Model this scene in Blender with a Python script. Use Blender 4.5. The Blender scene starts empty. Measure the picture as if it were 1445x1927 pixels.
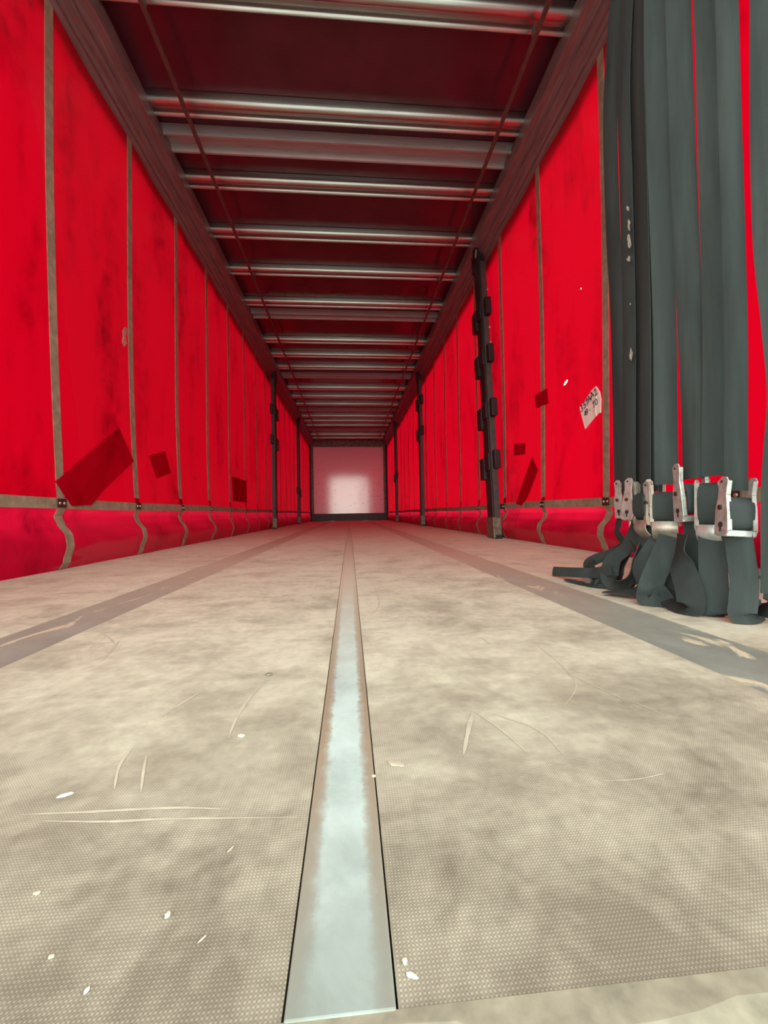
import bpy, bmesh, math, random
from mathutils import Vector, Matrix
random.seed(7)
S = bpy.context.scene
COL = S.collection

# ------------------------------------------------------------------ camera
F_PX, W_PX, H_PX = 783.0, 1445.0, 1927.0
CAM = Vector((0.0, 0.0, 0.215))
YAW, PITCH, ROLL = math.radians(4.75), math.radians(0.2), math.radians(-1.0)
fw = Vector((math.sin(YAW) * math.cos(PITCH), math.cos(YAW) * math.cos(PITCH), math.sin(PITCH)))
r0 = Vector((math.cos(YAW), -math.sin(YAW), 0))
u0 = r0.cross(fw)
RT = r0 * math.cos(ROLL) + u0 * math.sin(ROLL)
UP = -r0 * math.sin(ROLL) + u0 * math.cos(ROLL)
cd = bpy.data.cameras.new('camera')
cam = bpy.data.objects.new('camera', cd)
COL.objects.link(cam)
cd.sensor_fit = 'HORIZONTAL'
cd.sensor_width = 36.0
cd.lens = 36.0 * F_PX / W_PX
cd.clip_start = 0.02
cd.clip_end = 400
m = Matrix((RT, UP, -fw)).transposed().to_4x4()
m.translation = CAM
cam.matrix_world = m
S.camera = cam

# ------------------------------------------------------------------ world and sun
SKY_STRENGTH, SUN_STRENGTH, EXPOSURE = 7.4, 4.5, 0.0
wd = bpy.data.worlds.new('world'); S.world = wd; wd.use_nodes = True
nt = wd.node_tree; nt.nodes.clear()
tc = nt.nodes.new('ShaderNodeTexCoord'); sx = nt.nodes.new('ShaderNodeSeparateXYZ')
rp = nt.nodes.new('ShaderNodeValToRGB'); bg = nt.nodes.new('ShaderNodeBackground'); wo = nt.nodes.new('ShaderNodeOutputWorld')
nt.links.new(tc.outputs['Generated'], sx.inputs[0]); nt.links.new(sx.outputs['Z'], rp.inputs[0])
rp.color_ramp.elements[0].position = 0.0; rp.color_ramp.elements[0].color = (.96, 1.0, .88, 1)
rp.color_ramp.elements[1].position = 0.95; rp.color_ramp.elements[1].color = (.26, .29, .275, 1)
e_ = rp.color_ramp.elements.new(.42); e_.color = (.52, .56, .51, 1)
nt.links.new(rp.outputs[0], bg.inputs[0]); bg.inputs[1].default_value = SKY_STRENGTH
nt.links.new(bg.outputs[0], wo.inputs[0])
sd = bpy.data.lights.new('sun', 'SUN'); sd.energy = SUN_STRENGTH; sd.angle = math.radians(30); sd.color = (1, .96, .9)
so = bpy.data.objects.new('sun', sd); COL.objects.link(so)
so.rotation_euler = Vector((-1, .12, -.62)).to_track_quat('-Z', 'Y').to_euler()
vs = S.view_settings
vs.view_transform = 'Standard'; vs.look = 'None'; vs.gamma = 1; vs.use_curve_mapping = False; vs.exposure = EXPOSURE
S.cycles.max_bounces = 10; S.cycles.diffuse_bounces = 6; S.cycles.transmission_bounces = 6
S.cycles.use_denoising = True
S.cycles.sample_clamp_indirect = 6

# ------------------------------------------------------------------ helpers
def ray(px, py):
    return fw + RT * ((px - W_PX / 2) / F_PX) - UP * ((py - H_PX / 2) / F_PX)

def at(px, py, x=None, y=None, z=None):
    d = ray(px, py)
    k = (x - CAM.x) / d.x if x is not None else (y - CAM.y) / d.y if y is not None else (z - CAM.z) / d.z
    return CAM + d * k

def tag(o, label=None, cat=None, group=None, kind=None):
    if label: o['label'] = label
    if cat: o['category'] = cat
    if group: o['group'] = group
    if kind: o['kind'] = kind
    return o

def empty(name, loc=(0, 0, 0)):
    o = bpy.data.objects.new(name, None); COL.objects.link(o); o.location = loc; o.empty_display_size = .1
    return o

def obj(name, bm, mats, parent=None, smooth=False, bevel=0, origin=None):
    me = bpy.data.meshes.new(name)
    bmesh.ops.recalc_face_normals(bm, faces=bm.faces[:])
    if origin is not None:
        bmesh.ops.translate(bm, vec=-Vector(origin), verts=bm.verts[:])
    bm.to_mesh(me); bm.free()
    for mm in (mats if isinstance(mats, (list, tuple)) else [mats]): me.materials.append(mm)
    if smooth:
        for p in me.polygons: p.use_smooth = True
    o = bpy.data.objects.new(name, me); COL.objects.link(o)
    if parent is not None:
        o.parent = parent
        base, q_ = Vector((0, 0, 0)), parent
        while q_ is not None: base += q_.location; q_ = q_.parent
        o.location = (Vector(origin) if origin is not None else Vector((0, 0, 0))) - base
    elif origin is not None: o.location = origin
    if bevel:
        b = o.modifiers.new('bevel', 'BEVEL'); b.width = bevel; b.segments = 2; b.limit_method = 'ANGLE'; b.angle_limit = math.radians(35)
    if smooth:
        try:
            me.set_sharp_from_angle(angle=math.radians(40))
        except Exception: pass
    return o

def box(bm, x0, x1, y0, y1, z0, z1, mi=0):
    v = [bm.verts.new((x, y, z)) for x in (x0, x1) for y in (y0, y1) for z in (z0, z1)]
    for f in ((0, 1, 3, 2), (4, 6, 7, 5), (0, 4, 5, 1), (2, 3, 7, 6), (0, 2, 6, 4), (1, 5, 7, 3)):
        bm.faces.new([v[i] for i in f]).material_index = mi

def obox(bm, c, ax, ay, az, hx, hy, hz):
    c = Vector(c); v = []
    for sx_ in (-1, 1):
        for sy_ in (-1, 1):
            for sz_ in (-1, 1):
                v.append(bm.verts.new(c + ax * hx * sx_ + ay * hy * sy_ + az * hz * sz_))
    for f in ((0, 1, 3, 2), (4, 6, 7, 5), (0, 4, 5, 1), (2, 3, 7, 6), (0, 2, 6, 4), (1, 5, 7, 3)):
        bm.faces.new([v[i] for i in f])

def extrude(bm, prof, dirv, length, mi=0):
    """closed profile (list of 3D points) swept along dirv"""
    d = Vector(dirv) * length
    a = [bm.verts.new(Vector(p)) for p in prof]; b = [bm.verts.new(Vector(p) + d) for p in prof]
    n = len(a)
    for i in range(n):
        bm.faces.new((a[i], a[(i + 1) % n], b[(i + 1) % n], b[i])).material_index = mi
    for loop in (a, b[::-1]):
        f = bm.faces.new(loop); f.material_index = mi
        bmesh.ops.triangulate(bm, faces=[f])

def cyl(bm, p0, p1, r, n=12, r2=None):
    p0, p1 = Vector(p0), Vector(p1); d = (p1 - p0).normalized()
    a = d.orthogonal().normalized(); b = d.cross(a); r2 = r if r2 is None else r2
    A = [bm.verts.new(p0 + (a * math.cos(t) + b * math.sin(t)) * r) for t in [2 * math.pi * i / n for i in range(n)]]
    B = [bm.verts.new(p1 + (a * math.cos(t) + b * math.sin(t)) * r2) for t in [2 * math.pi * i / n for i in range(n)]]
    for i in range(n): bm.faces.new((A[i], A[(i + 1) % n], B[(i + 1) % n], B[i]))
    bm.faces.new(A[::-1]); bm.faces.new(B)

def catmull(pts, n=6):
    out = []
    P = [pts[0]] + list(pts) + [pts[-1]]
    for i in range(1, len(P) - 2):
        for k in range(n):
            t = k / n
            out.append(tuple(.5 * (2 * b + (c - a) * t + (2 * a - 5 * b + 4 * c - d) * t * t + (3 * b - a - 3 * c + d) * t ** 3)
                             for a, b, c, d in zip(P[i - 1], P[i], P[i + 1], P[i + 2])))
    out.append(tuple(pts[-1]))
    return out

def ribbon(bm, pts, wd_, w=.05, t=.0022, bow=0.0):
    """flat strap: pts centre line, wd_ width directions, bow = how far the section cups"""
    n = len(pts); rows = []
    qs = [-1, -.5, 0, .5, 1] if bow else [-1, 1]
    for i in range(n):
        tan = (pts[min(i + 1, n - 1)] - pts[max(i - 1, 0)]).normalized()
        wv = wd_[i] - tan * wd_[i].dot(tan); wv.normalize()
        nv = tan.cross(wv).normalized()
        fb = bow * (1 if nv.dot(CAM - pts[i]) > 0 else -1)
        sec = [(q, 1) for q in qs] + [(q, -1) for q in reversed(qs)]
        rows.append([bm.verts.new(pts[i] + wv * (q * w / 2) + nv * (sd_ * t / 2 + fb * (1 - q * q))) for q, sd_ in sec])
    m_ = len(rows[0])
    for a, b in zip(rows, rows[1:]):
        for k in range(m_): bm.faces.new((a[k], a[(k + 1) % m_], b[(k + 1) % m_], b[k]))
    for end in (rows[0][::-1], rows[-1]): bmesh.ops.triangulate(bm, faces=[bm.faces.new(end)])

def strap_path(ctrl, n=7):
    """ctrl: (point, twist in degrees, ...) -> facing the viewpoint when twist is 0"""
    s = catmull([(p.x, p.y, p.z, tw) for p, tw in ctrl], n)
    pts = [Vector(q[:3]) for q in s]; wd_ = []
    for i, q in enumerate(s):
        tan = (pts[min(i + 1, len(s) - 1)] - pts[max(i - 1, 0)]).normalized()
        v = (pts[i] - CAM).normalized()
        wv = tan.cross(v)
        if wv.length < 1e-3: wv = Vector((0, 0, 1))
        wv.normalize()
        wd_.append(Matrix.Rotation(math.radians(q[3]), 3, tan) @ wv)
    for i in range(1, len(wd_)):
        if wd_[i].dot(wd_[i - 1]) < 0: wd_[i] = -wd_[i]
    return pts, wd_

# ------------------------------------------------------------------ materials
class NT:
    def __init__(s, name):
        s.m = bpy.data.materials.new(name); s.m.use_nodes = True; s.t = s.m.node_tree; s.t.nodes.clear()
        s.out = s.t.nodes.new('ShaderNodeOutputMaterial')
    def n(s, typ, ins=None, **kw):
        nd = s.t.nodes.new('ShaderNode' + typ)
        for k, v in kw.items(): setattr(nd, k, v)
        for k, v in (ins or {}).items(): s.set(nd.inputs[k], v)
        return nd
    def set(s, sock, v):
        if isinstance(v, bpy.types.NodeSocket): s.t.links.new(v, sock)
        elif isinstance(v, bpy.types.Node): s.t.links.new(v.outputs[0], sock)
        elif isinstance(v, (tuple, list)) and len(v) == 3 and sock.type == 'RGBA': sock.default_value = (*v, 1)
        else: sock.default_value = v
    def math(s, op, a, b=0.0, c=0.0, clamp=False):
        nd = s.n('Math', {0: a, 1: b, 2: c}, operation=op); nd.use_clamp = clamp; return nd.outputs[0]
    def mix(s, f, a, b, mode='MIX'):
        nd = s.n('MixRGB', {0: f, 1: a, 2: b}, blend_type=mode); return nd.outputs[0]
    def coord(s, scale=(1, 1, 1)):
        tc_ = s.n('TexCoord'); mp = s.n('Mapping', {0: tc_.outputs['Object'], 'Scale': scale}); return mp.outputs[0]
    def noise(s, vec, scale, detail=4, rough=.55, dist=0.0):
        return s.n('TexNoise', {'Vector': vec, 'Scale': scale, 'Detail': detail, 'Roughness': rough, 'Distortion': dist}).outputs['Fac']
    def ramp(s, fac, *stops):
        nd = s.n('ValToRGB', {0: fac}); e = nd.color_ramp.elements
        while len(e) < len(stops): e.new(.5)
        for el, (p, c) in zip(e, stops):
            el.position = p; el.color = (*c, 1) if isinstance(c, (tuple, list)) else (c, c, c, 1)
        return nd.outputs[0]
    def bump(s, h, strength=.3, dist=.01):
        return s.n('Bump', {'Height': h, 'Strength': strength, 'Distance': dist}).outputs[0]
    def pbr(s, color, rough=.5, metal=0.0, normal=None, spec=.5):
        ins = {'Base Color': color, 'Roughness': rough, 'Metallic': metal, 'Specular IOR Level': spec}
        if normal is not None: ins['Normal'] = normal
        return s.n('BsdfPrincipled', ins).outputs[0]
    def done(s, sh):
        s.t.links.new(sh, s.out.inputs[0]); return s.m

def simple(name, col, rough=.5, metal=0.0, var=.25, scale=30, spec=.5, stretch=(1, 1, 1), bump=0):
    k = NT(name); v = k.coord(stretch); nz = k.noise(v, scale, 5)
    lo = tuple(c * (1 - var) for c in col); hi = tuple(min(1, c * (1 + var)) for c in col)
    c = k.ramp(nz, (.3, lo), (.7, hi))
    return k.done(k.pbr(c, rough, metal, k.bump(nz, bump, .002) if bump else None, spec))

def tarpaulin(name, col, trans, holes=(), thin=.38):
    k = NT(name); v = k.coord()
    n1 = k.noise(k.coord((1, 1.6, .45)), 2.6, 6, .6)            # tall smeared stains
    n2 = k.noise(v, 9, 6, .65, .6)
    n3 = k.noise(k.coord((1, .7, 3.2)), 5.5, 3)
    st = k.math('MULTIPLY', k.ramp(n1, (.49, 0), (.68, 1)), k.ramp(n2, (.34, 0), (.62, 1)))
    st = k.math('MULTIPLY', st, .75)
    sp = k.ramp(n3, (.70, 0), (.76, .45))
    st = k.math('MAXIMUM', st, sp)
    c = k.mix(st, k.mix(n2, tuple(x * .93 for x in col), col), tuple(x * .22 for x in col))
    bmp = k.bump(k.noise(k.coord((1, 2.2, .5)), 1.6, 3), .25, .02)
    df = k.n('BsdfDiffuse', {0: c, 'Normal': bmp}).outputs[0]
    tl = k.n('BsdfTranslucent', {0: k.mix(1.0, c, (thin,) * 3, 'MULTIPLY')}).outputs[0]
    sh = k.n('MixShader', {0: trans, 1: df, 2: tl}).outputs[0]
    gl = k.n('BsdfGlossy', {0: (1, 1, 1), 1: .38, 'Normal': bmp}).outputs[0]
    fr = k.n('LayerWeight', {0: .12}).outputs['Fresnel']
    sh = k.n('MixShader', {0: k.math('MULTIPLY', fr, .06), 1: sh, 2: gl}).outputs[0]
    if holes:
        sep = k.n('SeparateXYZ', {0: k.n('TexCoord').outputs['Object']})
        tot = None
        for (hy, hz, ry, rz, ang) in holes:
            dy = k.math('SUBTRACT', sep.outputs[1], hy); dz = k.math('SUBTRACT', sep.outputs[2], hz)
            ca, sa = math.cos(ang), math.sin(ang)
            a = k.math('ADD', k.math('MULTIPLY', dy, ca / ry), k.math('MULTIPLY', dz, sa / ry))
            b = k.math('ADD', k.math('MULTIPLY', dy, -sa / rz), k.math('MULTIPLY', dz, ca / rz))
            q = k.math('LESS_THAN', k.math('ADD', k.math('MULTIPLY', a, a), k.math('MULTIPLY', b, b)), 1.0)
            tot = q if tot is None else k.math('MAXIMUM', tot, q)
        sh = k.n('MixShader', {0: tot, 1: sh, 2: k.n('BsdfTransparent').outputs[0]}).outputs[0]
    return k.done(sh)

RED = (.68, .0008, .016)
HALF = 1.25
hole = at(1062, 720, x=HALF); pin = at(1090, 543, x=HALF)
M_curt_l = tarpaulin('red_tarpaulin_left', RED, .55)
M_curt_r = tarpaulin('red_tarpaulin_right', RED, .55, ((hole.y, hole.z, .022, .0075, -math.radians(24)), (pin.y, pin.z, .004, .004, 0)))
M_skirt = tarpaulin('red_tarpaulin_skirt', (.74, .006, .045), .40, (), .5)
M_patch = tarpaulin('red_patch', (.66, .002, .018), .42)

def webbing(name, col, trans=.0, st=(1, 1, 1)):
    k = NT(name); v = k.coord(st); nz = k.noise(v, 26, 5); n2 = k.noise(v, 7, 3); v = k.coord()
    c = k.mix(k.ramp(nz, (.35, 0), (.7, 1)), tuple(x * .7 for x in col), tuple(x * 1.25 for x in col))
    c = k.mix(k.ramp(n2, (.4, 0), (.7, .5)), c, tuple(x * .75 for x in col))
    wv = k.n('TexWave', {'Vector': v, 'Scale': 160.0, 'Distortion': .3}, bands_direction='Z').outputs['Fac']
    sh = k.pbr(c, .8, 0, k.bump(wv, .15, .001), .25)
    if trans:
        sh = k.n('MixShader', {0: trans, 1: sh, 2: k.n('BsdfTranslucent', {0: (.6, .25, .06)}).outputs[0]}).outputs[0]
    return k.done(sh)
M_brown_web = webbing('brown_webbing', (.33, .265, .19), .10)
M_strap = webbing('dark_strap_webbing', (.040, .054, .053), 0, (1, 1, .10))
M_strap_b = webbing('darker_strap_webbing', (.030, .038, .038), 0, (1, 1, .10))

def plywood():
    k = NT('mesh_plywood'); tcn = k.n('TexCoord'); ob = tcn.outputs['Object']
    sep = k.n('SeparateXYZ', {0: ob})
    p = 2 * math.pi / .0021
    a = k.math('SINE', k.math('MULTIPLY', sep.outputs[0], p)); b = k.math('SINE', k.math('MULTIPLY', sep.outputs[1], p))
    grid = k.math('ADD', k.math('MULTIPLY', k.math('MULTIPLY', a, b), .5), k.math('MULTIPLY', k.math('ADD', a, b), .25))
    big = k.noise(ob, 2.3, 6, .6, .4); mid = k.noise(ob, 8, 7, .65, .5); fine = k.noise(ob, 60, 5, .6)
    smear = k.noise(k.n('Mapping', {0: ob, 'Scale': (2.5, 14, 1)}).outputs[0], 1.6, 6, .65, .8)
    dirt = k.math('ADD', k.math('MULTIPLY', big, .30), k.math('ADD', k.math('MULTIPLY', mid, .45), k.math('ADD', k.math('MULTIPLY', smear, .15), k.math('MULTIPLY', fine, .10))))
    near = k.n('MapRange', {0: sep.outputs[1], 1: .15, 2: .62, 3: -.20, 4: 0.02}).outputs[0]   # boards get darker towards the sill and show more of the mesh
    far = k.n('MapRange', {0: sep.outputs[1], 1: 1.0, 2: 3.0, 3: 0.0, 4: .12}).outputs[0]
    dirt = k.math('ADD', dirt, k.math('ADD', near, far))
    c = k.ramp(dirt, (.27, (.21, .19, .145)), (.43, (.43, .415, .325)), (.55, (.66, .655, .52)), (.68, (.80, .80, .66)))
    vis = k.ramp(k.math('SUBTRACT', 1.0, dirt), (.38, .15), (.62, 1))
    g = k.math('MULTIPLY_ADD', k.math('MULTIPLY', grid, vis), .42, 1.0)
    g = k.math('MULTIPLY', g, k.math('MULTIPLY_ADD', fine, .3, .85))
    hsv = k.n('HueSaturation', {'Value': g, 'Color': c}).outputs[0]
    sm = k.n('TexVoronoi', {'Vector': ob, 'Scale': 55.0}, feature='F1')
    chips = k.math('LESS_THAN', sm.outputs['Distance'], k.math('MULTIPLY', k.ramp(k.noise(ob, 12, 3), (.60, 0), (.72, 1)), .13))
    hsv = k.mix(k.math('MULTIPLY', chips, .7), hsv, (.72, .69, .6))
    bmp = k.bump(k.math('ADD', k.math('MULTIPLY', grid, .5), k.math('MULTIPLY', mid, 1.2)), .35, .0006)
    return k.done(k.pbr(hsv, .62, 0, bmp, .3))
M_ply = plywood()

def painted_strip(name, paint, bare, edge, scale=14, thr=.5, edges=None):
    k = NT(name); ob = k.n('TexCoord').outputs['Object']; sep = k.n('SeparateXYZ', {0: ob})
    n1 = k.noise(ob, scale, 6, .65, .3); n2 = k.noise(ob, 70, 5, .7); n3 = k.noise(k.n('Mapping', {0: ob, 'Scale': (3, 1, 1)}).outputs[0], 5, 6, .6, 1)
    c = k.ramp(n1, (.3, tuple(x * .78 for x in paint)), (.7, tuple(min(1, x * 1.12) for x in paint)))
    c = k.mix(k.ramp(n3, (thr, 0), (thr + .05, 1)), c, bare)
    if edges:
        x0, x1, wdt = edges
        d = k.math('MINIMUM', k.math('SUBTRACT', sep.outputs[0], x0), k.math('SUBTRACT', x1, sep.outputs[0]))
        d = k.math('ADD', d, k.math('MULTIPLY', k.math('SUBTRACT', n2, .5), .013))
        c = k.mix(k.ramp(d, (0, 1), (wdt, 1), (wdt + .0012, 0)), c, edge)
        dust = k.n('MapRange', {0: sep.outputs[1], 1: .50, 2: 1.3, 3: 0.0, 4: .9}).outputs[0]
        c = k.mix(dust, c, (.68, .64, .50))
        sill_dark = k.n('MapRange', {0: k.math('MULTIPLY_ADD', n1, .12, sep.outputs[1]), 1: .23, 2: .42, 3: .9, 4: 0.0}).outputs[0]  # strip colour gets darker towards the sill
        c = k.mix(sill_dark, c, (.22, .26, .235))
    else:
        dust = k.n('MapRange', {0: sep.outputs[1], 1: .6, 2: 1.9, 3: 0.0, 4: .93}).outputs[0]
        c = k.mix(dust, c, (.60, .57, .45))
    return k.done(k.pbr(c, .5, 0, k.bump(n2, .15, .0008), .4))
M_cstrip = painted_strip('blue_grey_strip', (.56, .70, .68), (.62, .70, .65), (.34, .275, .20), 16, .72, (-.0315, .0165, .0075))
M_sstrip = painted_strip('worn_grey_strip', (.27, .30, .265), (.66, .61, .45), (.3, .25, .2), 11, .625)
M_sill = painted_strip('worn_sill', (.10, .12, .10), (.22, .21, .16), (.3, .25, .2), 30, .58)
M_silldust = simple('sill_dust', (.27, .255, .19), .8, 0, .3, 60)
M_dust = simple('pale_scuff', (.53, .50, .39), .8, 0, .15, 40)
M_torn = simple('torn_coating', (.42, .20, .16), .8, 0, .4, 60)
M_torn2 = simple('worn_paint', (.36, .38, .33), .8, 0, .4, 90)
M_flake = simple('pale_chip', (.78, .75, .66), .7, 0, .1, 60)
M_flake_y = simple('cream_paint', (.66, .60, .40), .7, 0, .15, 60)
M_dark_gap = simple('dark_underfloor', (.03, .025, .02), .9)
M_alu = simple('aluminium_bow', (.44, .44, .42), .30, 1.0, .18, 12, .5, (.3, 6, 6))
M_grey = simple('grey_bow', (.33, .33, .34), .5, .2, .12, 20, .5, (.3, 4, 4))
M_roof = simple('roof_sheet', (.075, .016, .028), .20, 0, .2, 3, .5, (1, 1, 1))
M_rail = simple('maroon_grey_rail', (.16, .11, .115), .42, 0, .25, 14, .5, (4, .4, 4))
M_cord = simple('dark_rail', (.10, .055, .05), .5, .2, .2, 14)
M_pole = simple('dark_pole', (.020, .014, .015), .5, 0, .3, 22, .3)
M_poleface = simple('daylit_pole_face', (.045, .038, .037), .5, 0, .3, 22, .5)  # pole colour lightened: daylight on the rear face is put into it
M_foot = simple('worn_steel', (.17, .15, .11), .55, .6, .45, 40)
M_black = simple('black_kick_plate', (.022, .021, .023), .45, 0, .5, 12)
M_post = simple('scuffed_grey_post', (.17, .16, .15), .5, .3, .55, 16)
M_zinc = simple('zinc_plate', (.43, .475, .455), .42, .65, .3, 60)
M_zinc_d = simple('dull_zinc', (.36, .33, .28), .45, .6, .35, 50)
M_rivet = simple('dark_rivet', (.10, .075, .05), .4, .8, .2, 60)
M_paper = simple('pinkish_paper', (.97, .86, .84), .8, 0, .03, 30)
M_ink = simple('black_ink', (.02, .018, .02), .7)
M_ground = simple('outside_concrete', (.42, .41, .38), .9, 0, .2, 1.5)

def front_panel():
    k = NT('front_panel'); ob = k.n('TexCoord').outputs['Object']; sep = k.n('SeparateXYZ', {0: ob})
    n1 = k.noise(k.n('Mapping', {0: ob, 'Scale': (1, 1, 3)}).outputs[0], 7, 6, .7, .5)
    low = k.n('MapRange', {0: sep.outputs[2], 1: 1.6, 2: .9, 3: 0, 4: 1}).outputs[0]
    sc = k.math('MULTIPLY', k.ramp(n1, (.60, 0), (.68, .8)), low)
    c = k.mix(sc, (.97, .80, .97), (.20, .13, .14))
    return k.done(k.pbr(c, .10, 0, k.bump(n1, .03, .004), .9))
M_front = front_panel()

# ------------------------------------------------------------------ structure
Y0, YF = .10, 13.6            # rear edge and front wall
XL0, XL1, XR0, XR1, XC0, XC1 = -.639, -.510, .475, .610, -.0315, .0165
bm = bmesh.new(); box(bm, -60, 60, -60, 60, -1.35, -1.25)
tag(obj('ground', bm, M_ground), kind='structure')

bm = bmesh.new()
g = .0011
YS = .1795                    # where the boards end at the sill
for x0, x1, joints in ((-1.30, XL0 - g, (2.9, 5.4, 7.9, 10.4)), (XL1 + g, XC0 - g, (1.75, 4.2, 6.6, 9.1, 11.5)),
                       (XC1 + g, XR0 - g, (1.36, 3.8, 6.2, 8.7, 11.1)), (XR1 + g, 1.30, (2.4, 4.9, 7.3, 9.8, 12.2))):
    ys = [YS] + list(joints) + [YF]
    for a, b in zip(ys, ys[1:]): box(bm, x0, x1, a + .0007, b - .0007, -.028, 0)
box(bm, -1.30, 1.30, Y0 + .08, YF, -.06, -.03, 1)
# pale rubbed streaks and scratches that lie in the board surface
def streak(pts, w, z=.0004, mi=2):
    P = [at(px, py, z=z) for px, py in pts]; P = [Vector(q) for q in catmull([tuple(p) for p in P], 6)]
    n = len(P); prev = None; rnd = random.Random(int(pts[0][0] * 7 + pts[0][1]))
    for i, p in enumerate(P):
        t = (P[min(i + 1, n - 1)] - P[max(i - 1, 0)]).normalized(); s = Vector((-t.y, t.x, 0))
        ww = w * (.15 + .85 * math.sin(math.pi * min(1, max(0, (i + .3) / (n - .4))))) * rnd.uniform(.65, 1.1) / 2
        cur = (bm.verts.new(p + s * ww), bm.verts.new(p - s * ww))
        if prev: bm.faces.new((prev[0], prev[1], cur[1], cur[0])).material_index = mi
        prev = cur
for pts, w in (([(430, 1390), (445, 1350), (468, 1315), (492, 1290)], .0045), ([(40, 1533), (180, 1527), (330, 1520), (430, 1523)], .0030),
               ([(80, 1545), (200, 1546), (320, 1541), (560, 1538)], .0026), ([(872, 1420), (882, 1370), (890, 1338)], .0050),
               ([(890, 1338), (940, 1370), (990, 1415)], .0038), ([(215, 1485), (225, 1440), (250, 1405)], .003),
               ([(265, 1490), (270, 1450), (276, 1420)], .003), ([(1000, 1205), (1060, 1255), (1084, 1290), (1062, 1328)], .0022),
               ([(1060, 1265), (1140, 1300), (1180, 1320)], .002), ([(702, 1095), (713, 1130), (708, 1148), (695, 1158)], .003),
               ([(795, 1167), (812, 1155), (825, 1145)], .003), ([(715, 1170), (770, 1167)], .006), ([(709, 1190), (732, 1191)], .005),
               ([(1130, 1470), (1200, 1466), (1250, 1455)], .0016), ([(170, 1180), (205, 1200), (215, 1212)], .005), ([(190, 1245), (225, 1205)], .004),
               ([(300, 1350), (380, 1300)], .004), ([(1190, 1320), (1250, 1345)], .0022), ([(450, 1170), (520, 1163)], .01),
               ([(470, 1057), (520, 1060), (590, 1062)], .025), ([(905, 1200), (925, 1212)], .004), ([(930, 1345), (1010, 1372), (1060, 1420)], .0022)):
    streak(pts, w)
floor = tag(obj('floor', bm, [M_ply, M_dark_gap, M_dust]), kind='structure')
floor['label'] = 'beige mesh-textured plywood floor boards, scuffed and dusty'

def strip(name, x0, x1, mat, z, label, y0=YS):
    b = bmesh.new(); box(b, x0, x1, y0, YF, -.028, z)
    return tag(obj(name, b, mat, bevel=.0008), label, kind='structure')
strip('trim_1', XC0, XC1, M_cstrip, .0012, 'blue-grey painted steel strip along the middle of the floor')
strip('trim_2', XL0, XL1, M_sstrip, -.0008, 'worn grey metal floor strip on the left')
strip('trim_3', XR0, XR1, M_sstrip, -.0008, 'worn grey metal floor strip on the right, near the hanging straps')
# ragged threshold
b = bmesh.new()
rn = random.Random(3); prev = None
for i in range(121):
    x = -1.243 + 2.486 * i / 120
    e = YS - .0035 - .002 * rn.random() - (.008 + .004 * math.sin(x * 23) if x > .05 else 0.001)
    cur = [b.verts.new(q) for q in ((x, Y0 - .02, -.004), (x, e - .02, -.004), (x, e, .0006), (x, YS + .0005, .0004), (x, YS + .0005, -.028), (x, Y0 - .02, -.06))]
    if prev:
        for k in range(5):
            b.faces.new((prev[k], prev[k + 1], cur[k + 1], cur[k])).material_index = 1 if k in (1, 2) else 0
    prev = cur
tag(obj('trim_4', b, [M_sill, M_silldust]), 'worn grey-green steel threshold along the rear edge of the floor', kind='structure')

ZROOF = 2.64
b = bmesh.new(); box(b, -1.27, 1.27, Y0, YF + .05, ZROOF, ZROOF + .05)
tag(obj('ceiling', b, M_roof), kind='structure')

# front wall
b = bmesh.new(); box(b, -1.14, 1.14, YF, YF + .05, .2, 2.40)
wf = tag(obj('wall_front', b, M_front), 'glossy pinkish white front bulkhead panel with scuffs', kind='structure')
b = bmesh.new(); box(b, -1.24, 1.24, YF - .03, YF + .05, 0, .235); obj('kick_plate', b, M_black, wf, bevel=.004)
b = bmesh.new(); box(b, -1.24, 1.24, YF - .02, YF + .05, 2.40, ZROOF); box(b, -1.2, 1.2, YF - .035, YF - .02, 2.42, 2.46); obj('header_beam', b, M_post, wf, bevel=.004)
for s in (-1, 1):
    b = bmesh.new(); box(b, min(s * 1.135, s * 1.215), max(s * 1.135, s * 1.215), YF - .03, YF + .05, .235, 2.40); obj('corner_post', b, M_post, wf, bevel=.004)
    b = bmesh.new(); box(b, min(s * 1.215, s * 1.262), max(s * 1.215, s * 1.262), YF - .16, YF + .05, 0, 2.55); obj('corner_pillar', b, M_pole, wf, bevel=.004)
b = bmesh.new()
for i, zz in enumerate((.55, .78, 1.0, 1.23, 1.45, 1.65)):
    for s in (-1, 1):
        for xx in ((.98, .82) if i % 2 else (.82, .45)):
            cyl(b, (s * xx, YF - .006, zz), (s * xx, YF + .001, zz), .013, 8)
obj('rivet_heads', b, M_rivet, wf)
for s in (-1, 1):                  # rear frame of the opening
    b = bmesh.new(); box(b, min(s * 1.21, s * 1.29), max(s * 1.21, s * 1.29), .0, .13, -.06, 2.6)
    tag(obj('trim_%d' % (5 if s < 0 else 6), b, M_post, bevel=.004), kind='structure')
b = bmesh.new(); box(b, -1.29, 1.29, .0, .13, 2.6, 2.74); tag(obj('trim_7', b, M_post, bevel=.004), kind='structure')

for s in (-1, 1):                  # chassis side rail outside the skirts
    b = bmesh.new(); box(b, min(s * 1.278, s * 1.30), max(s * 1.278, s * 1.30), .13, YF, 0, .16); box(b, min(s * 1.30, s * 1.31), max(s * 1.30, s * 1.31), .13, YF, -.18, .16)
    tag(obj('trim_%d' % (8 if s < 0 else 9), b, M_pole), kind='structure')
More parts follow.
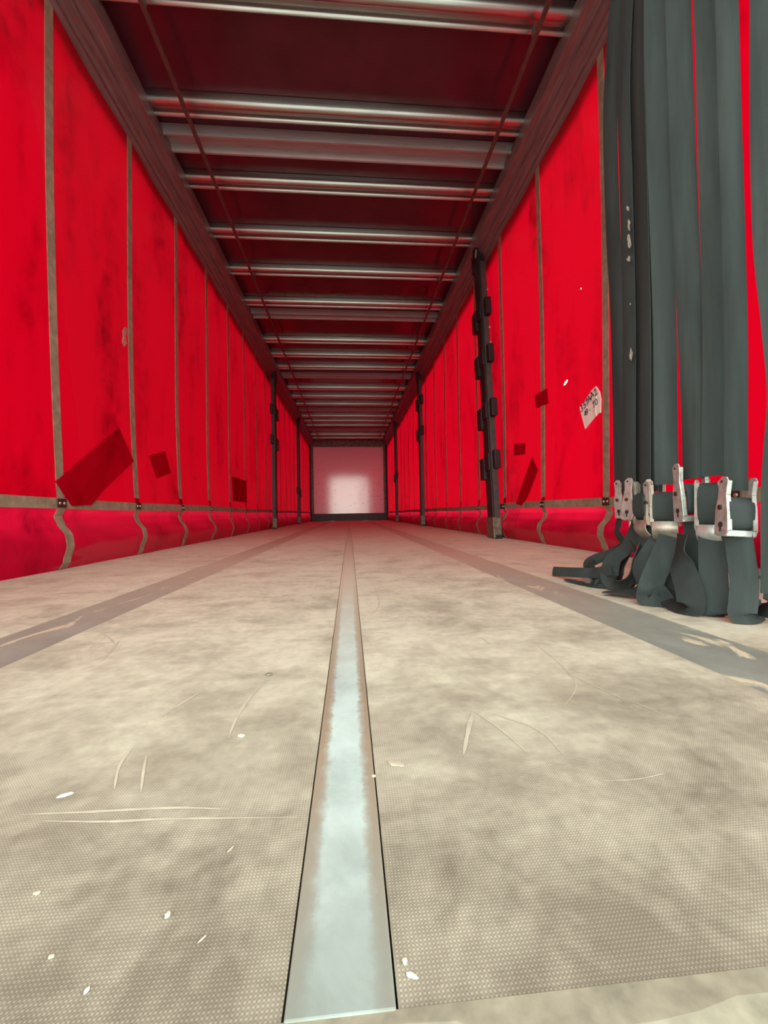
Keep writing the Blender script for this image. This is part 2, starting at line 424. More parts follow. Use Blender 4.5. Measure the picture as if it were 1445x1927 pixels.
# ------------------------------------------------------------------ roof rails
for s, w in ((-1, 'left'), (1, 'right')):
    prof = [(1.258, 2.425), (1.235, 2.43), (1.222, 2.445), (1.21, 2.443), (1.20, 2.46), (1.175, 2.462), (1.168, 2.478), (1.155, 2.476), (1.148, 2.494),
            (1.140, 2.500), (1.100, 2.502), (1.100, 2.60), (1.112, 2.605), (1.125, 2.638), (1.275, 2.638), (1.275, 2.425)]
    b = bmesh.new(); extrude(b, [(s * x, .13, z) for x, z in prof], (0, 1, 0), YF - .17)
    r = tag(obj('roof_rail', b, M_rail), 'maroon-grey stepped roof rail above the %s red curtain' % w, 'rail', 'roof rails')
    # flat outer valance of the rail that shades the top of the curtain from outside
    b = bmesh.new(); box(b, min(s * 1.30, s * 1.31), max(s * 1.30, s * 1.31), .13, YF, 2.36, 2.69); box(b, min(s * 1.275, s * 1.30), max(s * 1.275, s * 1.30), .13, YF, 2.60, 2.638)
    obj('outer_valance', b, M_rail, r)

# longitudinal strap rails below the bows
for x, w in ((-.878, 'left'), (.93, 'right')):
    b = bmesh.new(); box(b, x - .011, x + .011, .14, YF - .02, 2.488, 2.504)
    sr = tag(obj('strap_rail', b, M_cord, bevel=.002), 'thin dark lengthwise strap rail hanging under the roof bows, %s one' % w, 'rail', 'thin lengthwise rails under the roof')
    for yy in (1.94, 4.12, 6.79, 9.09, 11.25):
        b = bmesh.new(); box(b, x - .006, x + .006, yy - .012, yy + .012, 2.504, 2.575); obj('hanger', b, M_cord, sr)

# ------------------------------------------------------------------ roof bows
ZB = 2.575
ords = ['first', 'second', 'third', 'fourth', 'fifth', 'sixth', 'seventh', 'eighth', 'ninth', 'tenth', 'eleventh', 'twelfth', 'thirteenth',
        'fourteenth', 'fifteenth', 'sixteenth', 'seventeenth', 'eighteenth', 'nineteenth', 'twentieth']
ribbed = [(0, .062), (0, .030), (.004, .016), (.012, .006), (.024, .001), (.036, .002), (.046, .009), (.051, .020), (.053, .030), (.082, .030), (.085, .014),
          (.090, .004), (.098, 0), (.106, .004), (.111, .014), (.113, .030), (.113, .062)]
plain = [(0, .063), (0, -.004), (.012, -.004), (.016, .040), (.118, .040), (.122, .010), (.130, .001), (.142, .001), (.150, .010), (.152, .063)]
def make_bow(prof, y, mat, flange):
    b = bmesh.new(); extrude(b, [(-1.118, y + q, ZB + z) for q, z in prof], (1, 0, 0), 2.236)
    return obj('roof_bow', b, mat, smooth=True)
for i, y in enumerate((1.885, 2.436, 2.985, 3.525, 4.07, 4.68, 5.70, 6.22, 6.74, 7.86, 8.43, 9.04, 10.13, 10.65, 11.2, 12.5, 13.05)):
    tag(make_bow(ribbed, y, M_alu, 0), 'ribbed shiny aluminium roof bow, %s of its kind from the open rear' % ords[i], 'roof beam', 'ribbed roof bows')
for i, y in enumerate((2.645, 4.94, 7.13, 9.46, 11.7)):
    tag(make_bow(plain, y, M_grey, 1), 'flat-faced dull grey roof bow, %s of its kind from the open rear' % ords[i], 'roof beam', 'flat grey roof bows')

# ------------------------------------------------------------------ side curtains
ZBAND0, ZBAND1 = .232, .277
def band(s):
    return (.260, .305) if s < 0 else (ZBAND0, ZBAND1)

def inward(y, z, s):
    """how far the curtain stands in from its hanging plane"""
    ZBAND0, ZBAND1 = band(s)
    ph = (y - 1.89) / .655 * 2 * math.pi
    lean = .022 * max(0, 1 - z / 1.1) ** 2 * min(1, max(0, (6 - y) / 3.5)) if s < 0 else 0   # the left curtain hangs in a little at its foot
    o = lean + .004 * math.cos(ph) + .003 * math.sin(y * 1.7 + s) * min(1, z)
    if z > ZBAND1: return o + .004 * math.sin(z * 2.1 + y * .8)
    if z > ZBAND0: return o + .006
    t = z / ZBAND0
    prof = [(0, -.002), (.12, .012), (.40, .034), (.55, .030), (.75, .004), (.88, -.006), (.95, .002), (1, .006)]
    for (a, va), (bb, vb) in zip(prof, prof[1:]):
        if t <= bb:
            q = (t - a) / (bb - a); q = q * q * (3 - 2 * q); v = va + (vb - va) * q; break
    w = .011 * math.sin(y * 4.1 + s * 1.3) * math.sin(math.pi * t) + .006 * math.sin(y * 11 + 9 * t) * math.sin(math.pi * t)
    return o + v + w * .8

def curtain(s, side, mat, ys0, dy):
    ZBAND0, ZBAND1 = band(s)
    root = empty('side_curtain', (s * HALF, .2, 0))
    tag(root, 'translucent red tarpaulin curtain with brown webbing forming the whole %s side' % side, 'curtain', 'red side curtains')
    X = lambda y, z, d=0: s * (HALF - inward(y, z, s) - d)
    def sheet(y0, y1, zs, n):
        b = bmesh.new(); rows = []
        for i in range(n + 1):
            y = y0 + (y1 - y0) * i / n
            rows.append([b.verts.new((X(y, z), y, z)) for z in zs])
        for a, c in zip(rows, rows[1:]):
            for k in range(len(zs) - 1): b.faces.new((a[k], a[k + 1], c[k + 1], c[k]))
        return b
    zs = [ZBAND0 + .005] + [ZBAND1 + (2.46 - ZBAND1) * k / 26 for k in range(27)]
    obj('curtain_sheet', sheet(.13, YF - .02, zs, 230), mat, root, smooth=True)
    zs = [ZBAND0 * k / 22 + .0002 for k in range(23)] + [ZBAND0 + .03]
    obj('skirt', sheet(.13, YF - .02, zs, 330), M_skirt, root, smooth=True)
    # horizontal band
    b = bmesh.new(); prev = None
    for i in range(331):
        y = .13 + (YF - .15) * i / 330
        wz = .004 * math.sin(y * 2.3 + s)
        cur = [b.verts.new((X(y, z, d), y, z + wz)) for z, d in ((ZBAND0, .0004), (ZBAND0, .003), (ZBAND1, .003), (ZBAND1, .0004))]
        if prev:
            for k in range(4): b.faces.new((prev[k], prev[(k + 1) % 4], cur[(k + 1) % 4], cur[k]))
        prev = cur
    obj('hem_webbing', b, M_brown_web, root)
    y = ys0; k = 0
    while y < YF - .1:
        b = bmesh.new(); prev = None
        hw = .024
        zl = [.004 + ZBAND0 * q / 22 for q in range(23)] + [ZBAND1 + .002] + [ZBAND1 + (2.44 - ZBAND1) * q / 20 for q in range(1, 21)]
        for z in zl:
            yy = y + .006 * math.sin(z * 2 + k) + (0.010 * math.sin(z * 24) if z < ZBAND0 else 0)
            dd = .0028 if (z < ZBAND0 - .005 or z > ZBAND1) else .0046
            cur = [b.verts.new((X(yy, z, d), yy + q, z)) for q, d in ((-hw, .0005), (-hw, dd), (hw, dd), (hw, .0005))]
            if prev:
                for q in range(4): b.faces.new((prev[q], prev[(q + 1) % 4], cur[(q + 1) % 4], cur[q]))
            prev = cur
        obj('vertical_webbing', b, M_brown_web, root)
        if k < 14:
            b = bmesh.new(); xx = X(y, (ZBAND0 + ZBAND1) / 2, .005)
            zc = (ZBAND0 + ZBAND1) / 2
            box(b, min(xx, xx - s * .004), max(xx, xx - s * .004), y - .030, y + .030, zc - .019, zc + .019)
            br = obj('rivet_plate', b, M_rivet, root, bevel=.002)
            if k < 6:
                b = bmesh.new()
                for q in (-.014, .014): cyl(b, (xx - s * .003, y + q, zc), (xx - s * .008, y + q, zc), .0075, 10, .005)
                obj('rivet', b, M_zinc_d, br)
        y += dy; k += 1
    return root, X

def patch(root, X, s, name, px, mat, d=.004, lift=None, sub=1):
    """polygon glued on the curtain; px = outline in the wall plane"""
    P = [at(a, c, x=s * (HALF - .012)) for a, c in px]
    b = bmesh.new()
    fr = [b.verts.new((X(p.y, p.z, d) - s * (lift or {}).get(i, 0), p.y, p.z)) for i, p in enumerate(P)]
    bk = [b.verts.new((X(p.y, p.z, .0005) - s * (lift or {}).get(i, 0), p.y, p.z)) for i, p in enumerate(P)]
    n = len(P)
    for i in range(n): b.faces.new((fr[i], fr[(i + 1) % n], bk[(i + 1) % n], bk[i]))
    for q in (fr, bk[::-1]): bmesh.ops.triangulate(b, faces=[b.faces.new(q)])
    return obj(name, b, mat, root)

cl, XL = curtain(-1, 'left', M_curt_l, 1.88 - .65, .65)
cr, XR = curtain(1, 'right', M_curt_r, 1.913 - .667, .667)
patch(cl, XL, -1, 'repair_patch', [(100, 906), (222, 807), (246, 868), (192, 922), (166, 950), (128, 952)], M_patch, .012, {1: .006, 2: .010})['label'] = 'large tilted dark red patch low on the left curtain'
patch(cl, XL, -1, 'repair_patch', [(283, 858), (314, 849), (323, 890), (297, 900)], M_patch, .005)['label'] = 'small square dark red patch'
patch(cl, XL, -1, 'repair_patch', [(438, 897), (464, 905), (465, 946), (440, 942)], M_patch, .006)
patch(cl, XL, -1, 'torn_spot', [(235, 622), (239, 616), (243, 619), (241, 628), (239, 636), (242, 646), (238, 652), (234, 645), (236, 634)], M_torn, .004)['label'] = 'small pale torn spot'
patch(cr, XR, 1, 'repair_patch', [(1003, 744), (1026, 731), (1029, 759), (1006, 768)], M_patch, .006)
patch(cr, XR, 1, 'repair_patch', [(965, 836), (984, 834), (984, 855), (965, 857)], M_patch, .005)['label'] = 'small square dark red patch'
patch(cr, XR, 1, 'repair_patch', [(998, 861), (1010, 884), (990, 935), (980, 952), (970, 948), (982, 905)], M_patch, .006)['label'] = 'long slanting dark red patch beside the first pole'
o = lambda q: [(1060 + a / 14.45, 700 + c / 14.45) for a, c in q]
lab = patch(cr, XR, 1, 'paper_label', o([(370, 960), (690, 580), (690, 520), (840, 390), (940, 540), (980, 740), (975, 1110), (935, 1110), (820, 1220), (535, 1550)]), M_paper, .005)
lab['label'] = 'torn pinkish paper label with handwritten numbers'
patch(cr, XR, 1, 'torn_flap', o([(700, 600), (850, 440), (860, 700), (850, 1080), (870, 1190), (815, 1215), (760, 1000), (780, 880)]), M_flake, .0075)['label'] = 'crumpled white torn flap of paper'
ink = bmesh.new()
def writing(txt, px, py, size, tilt):
    p = at(px, py, x=HALF - .012)
    c = bpy.data.curves.new('lettering', 'FONT'); c.body = txt; c.size = size; c.extrude = .0004; c.shear = .2
    t = bpy.data.objects.new('lettering', c); COL.objects.link(t)
    bpy.context.view_layer.update()
    me = bpy.data.meshes.new_from_object(t.evaluated_get(bpy.context.evaluated_depsgraph_get()))
    ex = Vector((0, -math.cos(tilt), math.sin(tilt))); ez = Vector((-1, 0, 0)); ey = ez.cross(ex)
    mm = Matrix((ex, ey, ez)).transposed().to_4x4(); mm.translation = Vector((XR(p.y, p.z, .0085), p.y, p.z))
    me.transform(mm); ink.from_mesh(me)
    bpy.data.objects.remove(t); bpy.data.curves.remove(c); bpy.data.meshes.remove(me)
for ch, a, c, sz in (('3', 440, 1110, .052), ('5', 520, 1020, .052), ('7', 590, 950, .052), ('A', 640, 870, .05), ('A', 715, 790, .055), ('2', 835, 690, .055),
                     ('4', 545, 1240, .045), ('9', 595, 1190, .045), ('7', 790, 1000, .045), ('0', 860, 930, .045), ('-', 680, 1100, .04)):
    writing(ch, 1060 + a / 14.45, 700 + c / 14.45, sz, math.radians(30))
obj('lettering', ink, M_ink, lab)

# ------------------------------------------------------------------ sliding curtain poles
def make_pole(s, yb, yt, label, pockets, wide=.13, detail=True, top=2.44):
    xi, xo = 1.137, 1.194
    root = empty('curtain_pole', (s * 1.195, yb, 0))
    tag(root, label, 'pole', 'dark sliding curtain poles')
    yy = lambda z: yb + (yt - yb) * z / 2.44
    def seg(b, x0, x1, z0, z1, a, c):
        v = [b.verts.new((s * x, yy(z) + q, z)) for z in (z0, z1) for x, q in ((x0, a), (x1, a), (x1, c), (x0, c))]
        for f in ((0, 1, 2, 3), (7, 6, 5, 4), (0, 4, 5, 1), (1, 5, 6, 2), (2, 6, 7, 3), (3, 7, 4, 0)): b.faces.new([v[i] for i in f])
    b = bmesh.new(); seg(b, xi, xo, .16, 2.36, -.03, wide - .03); obj('post', b, M_pole, root, bevel=.004)
    b = bmesh.new(); seg(b, xi + .012, xo + .004, .14, 2.36, -.042, -.031); obj('rear_channel', b, M_poleface, root, bevel=.002)
    b = bmesh.new(); seg(b, xi - .006, xo + .006, .006, .17, -.045, wide - .01); obj('foot', b, M_foot, root, bevel=.005)
    b = bmesh.new(); seg(b, xi + .01, xo, .0, .03, -.06, wide + .01); obj('foot_plate', b, M_pole, root, bevel=.003)
    for z in pockets:
        b = bmesh.new(); seg(b, xi - .022, xo - .01, z - .12, z + .06, wide - .07, wide + .035); seg(b, xi - .012, xo - .01, z - .05, z + .09, -.035, wide - .055)
        pk = obj('slat_pocket', b, M_pole, root, bevel=.006)
        b = bmesh.new(); seg(b, xi + .02, xo + .012, z - .04, z + .11, -.10, -.036); obj('pocket_flange', b, M_pole, pk, bevel=.006)
    b = bmesh.new(); seg(b, 1.135, 1.20, 2.34, 2.52, 0, wide + .02); seg(b, 1.115, 1.15, 2.42, 2.53, -.02, .05); obj('top_bracket', b, M_pole, root, bevel=.006)
    if detail:
        for z in (2.1, 1.97, 1.76, 1.63):
            b = bmesh.new(); cyl(b, (s * 1.198, yy(z) - .042, z), (s * 1.198, yy(z) - .049, z), .008, 8); obj('bolt', b, M_zinc, root)
        b = bmesh.new(); cyl(b, (s * 1.118, yy(2.45) - .03, 2.40), (s * 1.126, yy(2.5) - .03, 2.47), .008, 8); obj('latch_pin', b, M_zinc_d, root)
    return root
make_pole(1, 3.24, 3.52, 'nearest dark sliding pole on the right curtain, with four slat pockets', (1.90, 1.49, 1.03, .60))
make_pole(1, 6.57, 6.67, 'dark slender pole on the right curtain, middle of the three there', (2.0, 1.5), .10, False)
make_pole(1, 10.15, 10.25, 'farthest dark pole on the right curtain, near the front wall', (1.1,), .10, False)
make_pole(-1, 6.65, 6.70, 'nearer dark pole on the left curtain, with two slat pockets', (1.85, 1.37), .12, False)
make_pole(-1, 9.80, 9.85, 'farther dark pole on the left curtain, near the front wall', (.75,), .10, False)

# ------------------------------------------------------------------ load straps
ZUP = Vector((0, 0, 1))
def make_buckle(root, c, ang, L=.115, Wd=.056, mat=None, mode='front', tilt=0.0, dep=.022):
    """over-centre buckle hung at c (centre of its pivot); ang = turn about the vertical from facing the viewpoint"""
    mat = mat or M_zinc
    v = Vector((CAM.x - c.x, CAM.y - c.y, 0)).normalized()
    nrm = Matrix.Rotation(math.radians(ang), 3, 'Z') @ v
    u = ZUP.cross(nrm).normalized()
    ax = Matrix.Rotation(tilt, 3, nrm)
    u = ax @ u; up = ax @ ZUP
    def plate(b, uc, pts, th=.0028):
        extrude(b, [c + u * (uc - th / 2) + nrm * n_ + up * z_ for n_, z_ in pts], u, th)
    root_b = None
    for k, sg in enumerate((-1, 1)):
        b = bmesh.new(); h = L / 2
        pts = [(-dep * .5, -h), (dep * .6, -h), (dep * .75, -h * .8), (dep * .62, -h * .1), (dep * .45, h * .45), (dep * .55, h * .95), (dep * .40, h * 1.08),
               (0, h * 1.1), (-dep * .35, h * .95), (-dep * .28, h * .5), (-dep * .5, -.1 * h)]
        plate(b, sg * Wd / 2, pts)
        # folded flange along the front edge
        for (n0, z0), (n1, z1) in (((dep * .75, -h * .8), (dep * .62, -h * .1)), ((dep * .62, -h * .1), (dep * .45, h * .45)), ((dep * .45, h * .45), (dep * .55, h * .95))):
            q = [c + u * (sg * Wd / 2) + nrm * n0 + up * z0, c + u * (sg * (Wd / 2 - .007)) + nrm * n0 + up * z0,
                 c + u * (sg * (Wd / 2 - .007)) + nrm * n1 + up * z1, c + u * (sg * Wd / 2) + nrm * n1 + up * z1]
            extrude(b, q, nrm, -.002)
        arm = obj('buckle_arm', b, mat, root, bevel=.0008)
        b = bmesh.new(); cc = c + u * sg * (Wd / 2 + .0012)
        cyl(b, cc, cc + u * sg * .003, .0048, 10); obj('pivot_rivet', b, M_rivet, arm)
        b = bmesh.new()
        cc = c + u * sg * (Wd / 2 + .0011) - up * (h * .62) + nrm * .002
        cyl(b, cc, cc + u * sg * .0012, .0055, 10)
        obox(b, cc - up * .007 + u * sg * .0005, u, nrm, up, .0007, .002, .006)
        cc = c + u * sg * (Wd / 2 + .0011) + up * (h * .92)
        cyl(b, cc, cc + u * sg * .0012, .0028, 8)
        obj('keyhole', b, M_ink, arm)
    b = bmesh.new()
    if mode == 'front':
        obox(b, c - up * (L / 2 - .005) + nrm * (dep * .55), u, nrm, up, Wd / 2, .0025, .006)
        obox(b, c - up * (L / 2) + nrm * (dep * .1), u, nrm, up, Wd / 2, dep * .45, .0016)
        obj('cross_bar', b, mat, root, bevel=.0015)
    else:
        prof = []
        for k in range(9):
            t = k / 8; n_ = dep * (.75 + .35 * math.sin(t * math.pi)) - .012 * t * t
            prof.append((n_, -L / 2 + .012 - t * .042))
        row = None; NU = 8
        for n_, z_ in prof:
            cur = []
            for iu in range(NU + 1):
                q = -1 + 2 * iu / NU
                drop = -.006 * (1 - q * q) if z_ < -L / 2 - .02 else 0
                for tt in (0, -.0025): cur.append(b.verts.new(c + u * (q * Wd * .46) + nrm * (n_ + tt - .004 * q * q) + up * (z_ + drop)))
            if row:
                for iu in range(NU):
                    b.faces.new((row[2 * iu], row[2 * iu + 2], cur[2 * iu + 2], cur[2 * iu])); b.faces.new((row[2 * iu + 1], cur[2 * iu + 1], cur[2 * iu + 3], row[2 * iu + 3]))
                for e, f in ((0, 1), (2 * NU, 2 * NU + 1)): b.faces.new((row[e], row[f], cur[f], cur[e]))
            else: first = cur
            row = cur
        for rr in (first, row):
            for iu in range(NU): b.faces.new((rr[2 * iu], rr[2 * iu + 1], rr[2 * iu + 3], rr[2 * iu + 2]))
        obj('buckle_handle', b, mat, root, smooth=True)
    b = bmesh.new(); cyl(b, c - u * Wd / 2, c + u * Wd / 2, .005, 10); obj('pivot_pin', b, M_zinc_d, root)
    return nrm, u, up

def wrap(root, c, nrm, u, up, w, z0, z1, rad=.016, mat=None):
    """webbing wound over the buckle drum"""
    pts = []
    for k in range(13):
        a = math.pi * (.95 - 1.15 * k / 12)
        pts.append(c + nrm * (rad * math.sin(a) + .004) + up * ((z0 + z1) / 2 + (z1 - z0) / 2 * math.cos(math.pi - a) * 1.0))
    pts = [c - nrm * .002 + up * z0] + [c + nrm * (rad * (1 - (2 * t - 1) ** 4 * .75)) + up * (z0 + (z1 - z0) * t) for t in [k / 12 for k in range(13)]] + [c - nrm * .004 + up * (z1 + .001)]
    b = bmesh.new(); ribbon(b, pts, [u] * len(pts), w, .0035); return obj('wound_webbing', b, mat or M_strap, root, smooth=True)

def rail_hook(root, yt):
    b = bmesh.new()
    extrude(b, [(.914, yt - .02, 2.479), (.946, yt - .02, 2.479), (.946, yt - .02, 2.510), (.943, yt - .02, 2.510), (.943, yt - .02, 2.483), (.917, yt - .02, 2.483), (.917, yt - .02, 2.510), (.914, yt - .02, 2.510)], (0, 1, 0), .04)
    obj('rail_hook', b, M_zinc_d, root)

def hang(root, px_bot, py_bot, x, tw, px_mid=None, mat=None, w=.05, twist_top=None, wob=0):
    pb = at(px_bot, py_bot, x=x)
    pm = at(px_mid if px_mid else px_bot, 600, y=None, x=x + .01)
    yt = pm.y + (pm.y - pb.y) * .6
    t2 = tw if twist_top is None else twist_top
    ctrl = [(Vector((.93, yt, 2.4775)), t2), (Vector((x + .06, yt, 2.0)), t2), (Vector((x + .01, yt, 1.5)), t2), (Vector((x + .008, yt, 1.1)), t2 + wob), (Vector((pm.x, pm.y, pm.z)), (t2 + tw) / 2 - wob),
            (Vector(pm.lerp(pb, .6)), tw), (pb, tw)]
    pts, wd_ = strap_path(ctrl, 8)
    b = bmesh.new(); ribbon(b, pts, wd_, w, .0024, .0045)
    # hook eye over the roof rail
    o_ = obj('hanging_webbing', b, mat or M_strap, root, smooth=True)
    rail_hook(root, yt)
    return pb

def tail(root, pts, mat=None, w=.05, name='lower_webbing'):
    """pts: (px, py, x, twist)"""
    ctrl = []
    for q in pts:
        p = at(q[0], q[1], x=q[2]); p.z = max(p.z, .003); ctrl.append((p, q[3]))
    P, Wv = strap_path(ctrl, 8)
    # keep the lowest edges on the floor
    b = bmesh.new(); ribbon(b, P, Wv, w, .0024, .002)
    for vtx in b.verts:
        if vtx.co.z < .0015: vtx.co.z = .0015 + random.random() * .0006
    return obj(name, b, mat or M_strap, root, smooth=True)

def strap(label):
    r = empty('load_strap', (.75, .9, 0)); return tag(r, label, 'strap', 'black load straps hanging on the right')

# H: nearest, full view of its buckle
H = strap('nearest black load strap of the bunch, silver buckle with cross bar facing out')
hang(H, 1385, 924, .735, 8, 1384, w=.035)
c = at(1384, 956, x=.722); n_, u_, up_ = make_buckle(H, c, 38, .105, .052, M_zinc, 'front', math.radians(-4), .026)
wrap(H, c, n_, u_, up_, .044, -.042, .018, .016)
tail(H, [(1388, 1002, .725, 12), (1394, 1045, .725, 8), (1400, 1095, .722, 4), (1398, 1135, .715, -4), (1397, 1156, .712, 0), (1412, 1158, .735, 0), (1430, 1150, .78, 20)], w=.042)
# G
G = strap('second black load strap from the nearest, straight wide loop below a curved buckle plate')
hang(G, 1346, 896, .755, 8, 1347, w=.046)
c = at(1338, 952, x=.735); n_, u_, up_ = make_buckle(G, c, -20, .10, .046, M_zinc, 'handle', 0)
wrap(G, c, n_, u_, up_, .034, -.040, .045, .018)
tail(G, [(1340, 1000, .728, 6), (1341, 1060, .722, 4), (1344, 1120, .715, 0), (1342, 1154, .706, 0), (1350, 1156, .73, 0), (1368, 1150, .77, 0)], w=.046)
# F
Fs = strap('third black load strap from the nearest, open U-shaped silver buckle in front')
hang(Fs, 1304, 901, .742, 40, 1297, w=.047, twist_top=2)
c = at(1300, 928, x=.730); n_, u_, up_ = make_buckle(Fs, c, 33, .118, .058, M_zinc, 'front', math.radians(2), .026)
wrap(Fs, c, n_, u_, up_, .036, -.044, .018, .015)
tail(Fs, [(1303, 975, .735, 20), (1306, 1030, .735, 28), (1306, 1085, .735, 20), (1302, 1112, .73, 10)], w=.036)
tail(Fs, [(1284, 1005, .70, 70), (1279, 1040, .695, 70), (1284, 1070, .69, 25), (1296, 1105, .68, 8), (1299, 1142, .672, 10), (1275, 1135, .69, 40), (1250, 1122, .70, 60)], w=.048, mat=M_strap_b)
# E
Es = strap('fourth black load strap from the nearest, broad web over a dull curved buckle plate')
hang(Es, 1254, 912, .75, 0, 1250, w=.047)
c = at(1252, 950, x=.738); n_, u_, up_ = make_buckle(Es, c, -8, .100, .056, M_zinc_d, 'handle', 0)
wrap(Es, c, n_, u_, up_, .046, -.040, .028, .020)
tail(Es, [(1262, 1010, .725, 5), (1248, 1046, .705, 0), (1230, 1085, .685, 0), (1222, 1112, .668, 0), (1221, 1126, .655, 5), (1240, 1128, .672, 0), (1262, 1118, .70, 0)], w=.047)
tail(Es, [(1245, 1012, .74, 10), (1224, 1042, .715, 10), (1208, 1070, .70, 25), (1214, 1098, .70, 40), (1200, 1112, .685, 60), (1160, 1114, .655, 80), (1143, 1114, .645, 86)], w=.044)
# C
Cs = strap('black load strap with a rusty edge-on buckle, fifth from the nearest')
hang(Cs, 1214, 940, .775, 62, 1214, w=.050)
c = at(1213, 948, x=.765); n_, u_, up_ = make_buckle(Cs, c, -58, .112, .052, M_zinc_d, 'handle', math.radians(3))
wrap(Cs, c, n_, u_, up_, .044, -.040, .028, .018)
tail(Cs, [(1216, 1000, .765, 40), (1216, 1040, .75, 30), (1212, 1075, .74, 30), (1210, 1100, .73, 30)], w=.046)
# D
Ds = strap('narrow-looking black strap squeezed between the rusty buckle and the broad web')
hang(Ds, 1228, 925, .785, 60, 1226, w=.050)
c = at(1231, 945, x=.778); n_, u_, up_ = make_buckle(Ds, c, 50, .098, .050, M_zinc, 'front', math.radians(3))
tail(Ds, [(1232, 990, .775, 30), (1226, 1030, .765, 10), (1225, 1070, .755, 10), (1222, 1098, .75, 10)], w=.045)
tail(Ds, [(1240, 1015, .765, 20), (1256, 1050, .75, 10), (1264, 1085, .735, 5), (1268, 1112, .73, 10), (1254, 1118, .72, 40)], w=.045, mat=M_strap_b)  # extra dark tail put in where the gap is only black shadow
# third narrow one without a visible buckle
Q = strap('edge-on black strap with no buckle showing, just left of the rusty buckle')
hang(Q, 1203, 960, .80, 72, 1200, w=.05, mat=M_strap_b)
tail(Q, [(1203, 958, .80, 72), (1198, 1000, .79, 60), (1178, 1040, .77, 60), (1168, 1072, .75, 70), (1172, 1098, .735, 70), (1190, 1092, .73, 75), (1202, 1060, .735, 80), (1190, 1025, .75, 80)], w=.045, mat=M_strap_b)
# B
B = strap('black load strap with pale paint streaks and bright silver buckle, second from far end')
hang(B, 1184, 945, .785, 55, 1184, w=.052)
c = at(1190, 942, x=.772); n_, u_, up_ = make_buckle(B, c, 58, .108, .048, M_zinc, 'front', math.radians(-6), .026)
wrap(B, c, n_, u_, up_, .040, -.040, .020, .016, M_strap_b)
b = bmesh.new(); obox(b, at(1187, 985, x=.775), u_, n_, ZUP, .006, .003, .026); obj('buckle_tongue', b, M_zinc, B, bevel=.002)
tail(B, [(1200, 988, .775, 45), (1180, 1030, .75, 45), (1156, 1050, .725, 35), (1147, 1075, .71, 10), (1150, 1092, .70, -10), (1165, 1100, .695, 30), (1186, 1085, .70, 75), (1194, 1055, .715, 80), (1204, 1025, .73, 85)], w=.045)
rp_ = random.Random(11)
for px_, py_, hw_, hh_ in ((1181, 392, 3, 6), (1183, 420, 3.5, 14), (1184, 455, 4.5, 15), (1183, 487, 4, 6), (1186, 572, 1.5, 3), (1187, 668, 4, 13)):
    b = bmesh.new(); ft, bk_ = [], []
    for k in range(14):
        t = 2 * math.pi * k / 14; f_ = rp_.uniform(.45, 1.1)
        p = at(px_ + hw_ * f_ * math.cos(t), py_ + hh_ * f_ * math.sin(t), x=.772)
        ft.append(b.verts.new(p)); bk_.append(b.verts.new(p + (p - CAM).normalized() * .003))
    for k in range(14): b.faces.new((ft[k], ft[(k + 1) % 14], bk_[(k + 1) % 14], bk_[k]))
    for q in (ft, bk_[::-1]): bmesh.ops.triangulate(b, faces=[b.faces.new(q)])
    obj('paint_streak', b, M_torn2, B)
# A
A = strap('farthest black load strap of the bunch, bluish silver buckle beside the curtain')
hang(A, 1170, 930, .81, 42, 1162, w=.050, mat=M_strap_b)
c = at(1172, 940, x=.80); n_, u_, up_ = make_buckle(A, c, 55, .105, .046, M_zinc, 'front', math.radians(4))
tail(A, [(1166, 975, .80, 75), (1162, 1000, .79, 70), (1170, 1022, .78, 75), (1148, 1042, .76, 60), (1122, 1052, .74, 50), (1108, 1060, .72, 60), (1114, 1080, .70, 40), (1132, 1095, .69, 30), (1120, 1103, .68, 60), (1072, 1101, .66, 84)], w=.045)
tail(A, [(1150, 1072, .70, 10), (1120, 1078, .69, 12), (1080, 1077, .672, 18), (1041, 1075, .660, 8)], w=.030, name='strap_end')
b = bmesh.new(); p = at(1105, 1092, x=.675); cyl(b, (p.x, p.y, .011), (p.x + .04, p.y + .02, .011), .0095, 14); obj('rolled_end', b, simple('brown_roll', (.13, .09, .085), .8), A, smooth=True)
# Z: the one hanging at the frame edge, swung outwards
Z = strap('blurred black strap swinging past the right edge, nearest the rear opening')
ctrl = [(Vector((.93, .70, 2.4775)), 10)] + [(at(px, py, x=x), tw) for px, py, x, tw in
        ((1448, -250, .76, 8), (1446, 0, .75, 6), (1446, 250, .75, 6), (1452, 450, .75, 4), (1468, 600, .75, 0), (1480, 740, .75, 0), (1472, 850, .75, 6), (1467, 950, .75, 6), (1467, 1060, .75, 6), (1466, 1120, .75, 4))]
P, Wv = strap_path(ctrl, 8); b = bmesh.new(); ribbon(b, P, Wv, .050, .0024, .004); obj('hanging_webbing', b, M_strap, Z, smooth=True)
rail_hook(Z, .70)
tail(Z, [(1466, 1118, .75, 4), (1460, 1140, .75, 10), (1440, 1142, .77, 30), (1424, 1136, .80, 60), (1418, 1128, .84, 70)], w=.04, mat=M_strap_b)
b = bmesh.new(); p = at(1426, 1140, x=.775); obox(b, p + Vector((0, 0, .004)), Vector((1, 0, 0)), Vector((0, 1, 0)), ZUP, .004, .004, .010); obj('buckle_tongue', b, M_zinc, Z, bevel=.002)
# small bar of the curtain tensioner seen behind the strap
b = bmesh.new(); p = at(1430, 1111, x=1.215); cyl(b, (p.x, p.y - .10, .02), (p.x, p.y + .05, .02), .012, 12)
tag(obj('tension_bar', b, M_zinc, smooth=True), 'short silver bar lying at the foot of the right curtain behind the nearest strap', 'bar')

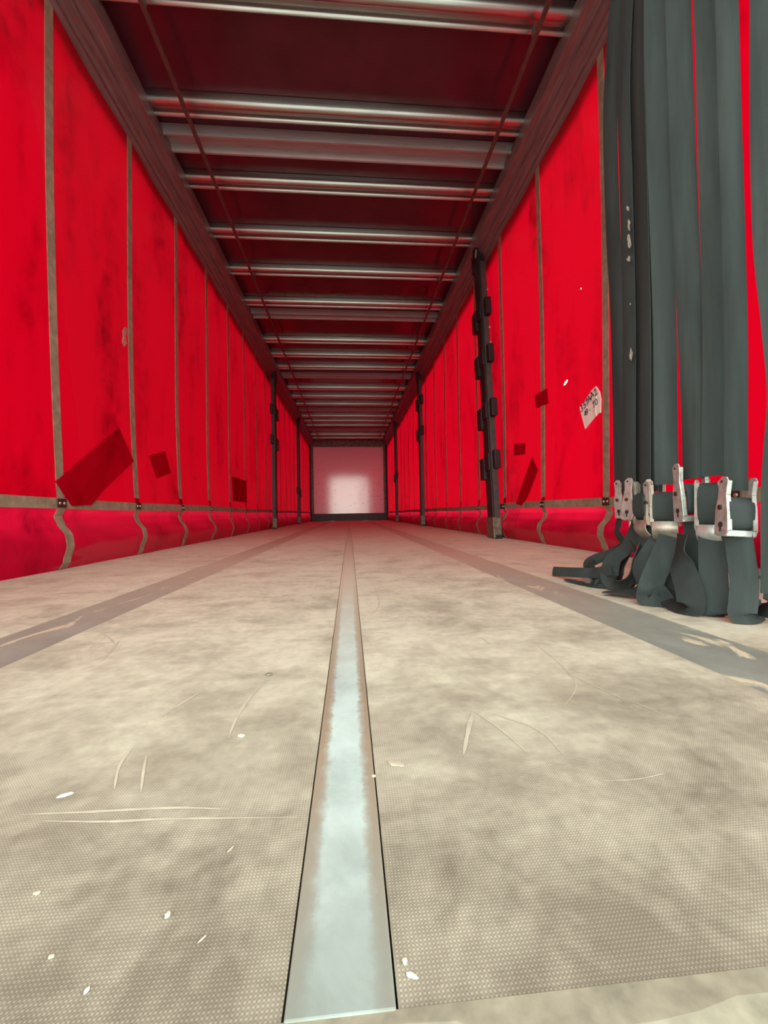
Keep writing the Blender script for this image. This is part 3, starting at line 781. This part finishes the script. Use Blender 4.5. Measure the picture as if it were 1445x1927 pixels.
# ------------------------------------------------------------------ loose bits on the floor
def chip(px, py, r, label, cat, name, mat, h=.5, el=1.0, ang=0.0):
    p = at(px, py, z=.001); rn = random.Random(int(px * 13 + py))
    b = bmesh.new(); bmesh.ops.create_icosphere(b, subdivisions=2, radius=1)
    for v in b.verts:
        k = 1 + rn.uniform(-.22, .22)
        v.co = Vector((v.co.x * r * el * k, v.co.y * r * k, max(-.6, v.co.z) * r * h * k))
    zmin = min(v.co.z for v in b.verts)
    bmesh.ops.translate(b, vec=(0, 0, -zmin), verts=b.verts[:])
    ob_ = obj(name, b, mat, smooth=True); ob_.location = (p.x, p.y, .0002); ob_.rotation_euler = (0, 0, ang)
    tag(ob_, label, cat, 'loose bits on the floor')
M_peb = simple('pale_pebble', (.62, .58, .46), .8, 0, .2, 90)
M_pebd = simple('dark_pebble', (.20, .17, .13), .8, 0, .2, 90)
M_wood = simple('wood_splinter', (.66, .58, .40), .8, 0, .2, 90)
chip(454, 1384, .0026, 'pale pebble at the lower end of the curved scratch left of the strip', 'pebble', 'pebble', M_peb, .6, 1.3)
chip(506, 1270, .0035, 'dark pebble above the curved scratch left of the middle strip', 'pebble', 'pebble', M_pebd, .6, 1.3)
chip(315, 1722, .0016, 'small round pale pebble on the bare mesh boards lower left', 'pebble', 'pebble', M_peb, .8)
chip(122, 1495, .0026, 'bright white flake just above the long pale rub marks on the left', 'paint flake', 'paint_flake', M_flake, .25, 2.0, .5)
chip(163, 1862, .0016, 'oval white flake close to the rear sill on the left', 'paint flake', 'paint_flake', M_flake, .4, .7)
chip(69, 1679, .0013, 'tiny cream flake near the lower left edge of the floor', 'paint flake', 'paint_flake', M_flake_y, .4, 1.6)
chip(96, 1798, .0012, 'tiny cream flake between the sill and the left edge', 'paint flake', 'paint_flake', M_flake_y, .4, 1.2)
chip(762, 1807, .0016, 'upright white flake just right of the middle strip near the sill', 'paint flake', 'paint_flake', M_flake, .5, .8)
chip(775, 1833, .0014, 'long cream flake just below the upright white flake', 'paint flake', 'paint_flake', M_flake, .4, 2.2, -.5)
chip(380, 1765, .00045, 'thin pale wood splinter left of the strip near the sill', 'splinter', 'wood_splinter', M_wood, .8, 6, .9)
chip(434, 1596, .0005, 'thin pale wood splinter beside the middle strip below the rub marks', 'splinter', 'wood_splinter', M_wood, .8, 6, 1.1)
chip(595, 1683, .0016, 'pale sliver on the left edge of the blue-grey strip', 'paint flake', 'paint_flake', M_flake_y, .3, 1.8, .6)
chip(703, 1460, .0018, 'small cream chip on the right edge of the middle strip', 'paint flake', 'paint_flake', M_flake_y, .5)
chip(745, 1436, .0040, 'pale leaf-shaped flake right of the middle strip', 'paint flake', 'paint_flake', M_dust, .12, 1.8, -.4)
